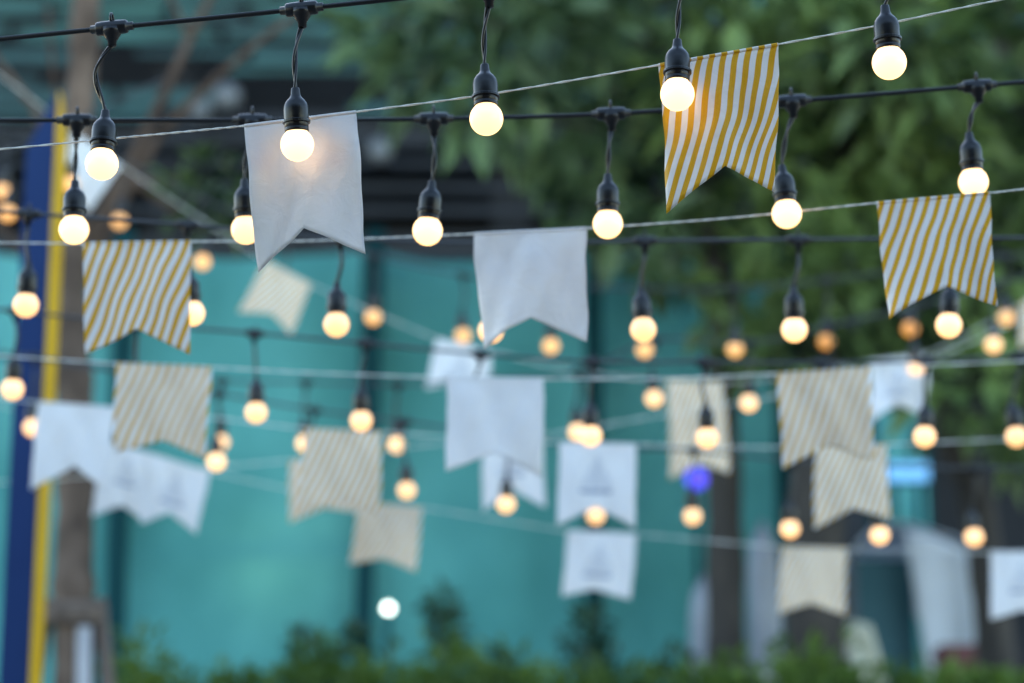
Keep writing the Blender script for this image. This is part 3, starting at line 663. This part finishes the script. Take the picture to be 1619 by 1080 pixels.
cord([(0, 563), (183, 575), (335, 581), (500, 590), (706, 597), (859, 599), (1060, 598), (1228, 591), (1376, 582), (1619, 571)], dC, 'white cord holding three mid-sized flags, plain white amid pale striped', .0014)
cord([(0, 630), (60, 636), (183, 645), (340, 661), (482, 678), (603, 684), (884, 700), (1005, 703), (1150, 707), (1290, 707), (1402, 703), (1619, 694)], dD, 'white cord holding doubled striped flags and a white printed flag', .0014)
cord([(0, 640), (163, 698), (250, 721), (332, 746), (450, 772), (570, 795), (668, 803), (897, 839), (1006, 845), (1236, 865), (1339, 868), (1566, 873), (1665, 873)], dE, 'lowest white cord holding small flags above the hedge', .0014)
cord([(0, 120), (118, 210), (192, 262), (300, 335), (420, 412), (492, 450), (690, 535), (778, 556), (920, 588), (1055, 602), (1142, 604), (1260, 594), (1372, 572), (1465, 560), (1612, 482), (1690, 430)], dG, 'far white cord sagging between the bare tree and the leafy trees', .0014)
cord([(300, 742), (460, 728), (575, 715), (762, 694), (858, 688), (1050, 656), (1250, 622), (1450, 575), (1619, 505)], dI, 'far white cord rising from the doubled striped flags into the trees', .0014)
# nearest cord
flag((386, 199), (563, 177), (581, 404), (481, 360), (403, 423), dA, 'white', 'plain white swallowtail flag with a warm bulb glow on its face', .0045, 3)
flag((1041, 103), (1231, 70), (1226, 305), (1149, 266), (1055, 335), dA, 'satin', 'glossy flag with wide mustard stripes and a bulb at its corner', .0045, 5)
# second cord
flag((131, 385), (302, 382), (299, 560), (217, 521), (136, 560), dB, 'stripe', 'crisp mustard striped flag beside the navy post and bare trunk', .0035, 8)
flag((749, 370), (928, 361), (928, 542), (841, 505), (759, 548), dB, 'white', 'plain white flag without glow or print hanging between two mustard striped flags', .0045, 9)
flag((1386, 321), (1565, 305), (1575, 483), (1498, 456), (1404, 504), dB, 'stripe', 'crisp mustard striped flag in front of the leaves, a bulb behind its hem', .0035, 12)
# third cord
flag((183, 575), (335, 581), (325, 727), (257, 697), (180, 716), dC, 'stripe', 'pale striped flag overlapping the white printed flags by the bare tree', .004, 14)
flag((706, 597), (859, 599), (859, 752), (783, 716), (706, 748), dC, 'white', 'plain white flag overlapping a white printed flag below it', .004, 15)
flag((1228, 591), (1376, 582), (1380, 728), (1310, 703), (1238, 741), dC, 'stripe', 'larger of two overlapping pale striped flags before the thick trunk', .004, 16)
# fourth cord
flag((60, 636), (183, 645), (168, 778), (117, 737), (47, 775), dD, 'white', 'unprinted white flag overlapping the navy post and the tree trunk', .004, 20)
flag((482, 678), (603, 684), (600, 816), (541, 790), (474, 812), dD, 'stripe', 'pale striped flag with a second striped flag just behind it', .004, 21)
flag((884, 700), (1005, 703), (1005, 835), (943, 802), (881, 832), dD, 'logo', 'white printed flag with two merging bulbs at its top', .003, 22)
flag((1290, 707), (1402, 703), (1407, 822), (1347, 805), (1285, 838), dD, 'stripe', 'smaller of two overlapping pale striped flags before the thick trunk', .004, 23)
# lowest cord
flag((163, 698), (250, 721), (235, 828), (193, 799), (145, 816), dE, 'logo', 'white printed flag half covered by the unprinted white flag near the trunk', .004, 30)
flag((233, 717), (332, 746), (311, 845), (268, 810), (222, 828), dE, 'logo', 'slanting white printed flag beneath the tail of a pale striped flag', .004, 31)
flag((568, 795), (668, 803), (657, 905), (605, 883), (552, 892), dE, 'stripe', 'small pale striped flag hanging lowest before the teal netting and its post', .004, 32)
flag((897, 839), (1006, 845), (997, 948), (940, 932), (889, 943), dE, 'logo', 'lowest white printed flag right above the shrub behind the hedge', .003, 33)
flag((1236, 865), (1339, 868), (1336, 973), (1280, 955), (1232, 970), dE, 'stripe', 'small pale striped flag hanging in front of the thick dark trunk, under a bulb', .004, 34)
flag((1566, 873), (1665, 873), (1668, 985), (1618, 965), (1567, 980), dE, 'logo', 'white printed flag against the end of the grey canvas tent', .003, 35)
# far cords
flag((118, 210), (192, 262), (138, 335), (118, 286), (66, 276), dG, 'white', 'sharply tilted white flag behind the cables at the bare tree', .003, 40)
flag((420, 412), (492, 450), (460, 530), (430, 497), (376, 492), dG, 'stripe', 'tilted blurred pale striped flag below the glowing white flag', .003, 41)
flag((690, 535), (778, 556), (772, 632), (722, 605), (672, 616), dG, 'logo', 'white printed flag tucked behind the top edge of a plain white flag', .003, 42)
flag((1055, 602), (1142, 604), (1155, 748), (1106, 734), (1060, 757), dG, 'stripe', 'long narrow pale striped flag above the violet lamp', .006, 43)
flag((1372, 572), (1465, 560), (1469, 652), (1420, 640), (1378, 668), dG, 'logo', 'curled white printed flag behind the larger overlapping striped flag', .012, 44)
flag((1611, 483), (1700, 425), (1712, 520), (1655, 525), (1612, 552), dG, 'stripe', 'far pale striped flag hanging among the leaves', .003, 45)
flag((458, 729), (572, 716), (570, 812), (512, 803), (457, 827), dI, 'stripe', 'striped flag showing from behind the edge of another striped flag', .003, 46)
flag((762, 694), (858, 688), (862, 803), (806, 773), (763, 809), dI, 'logo', 'white printed flag peeping from under a plain white flag, bulb at its notch', .003, 47)
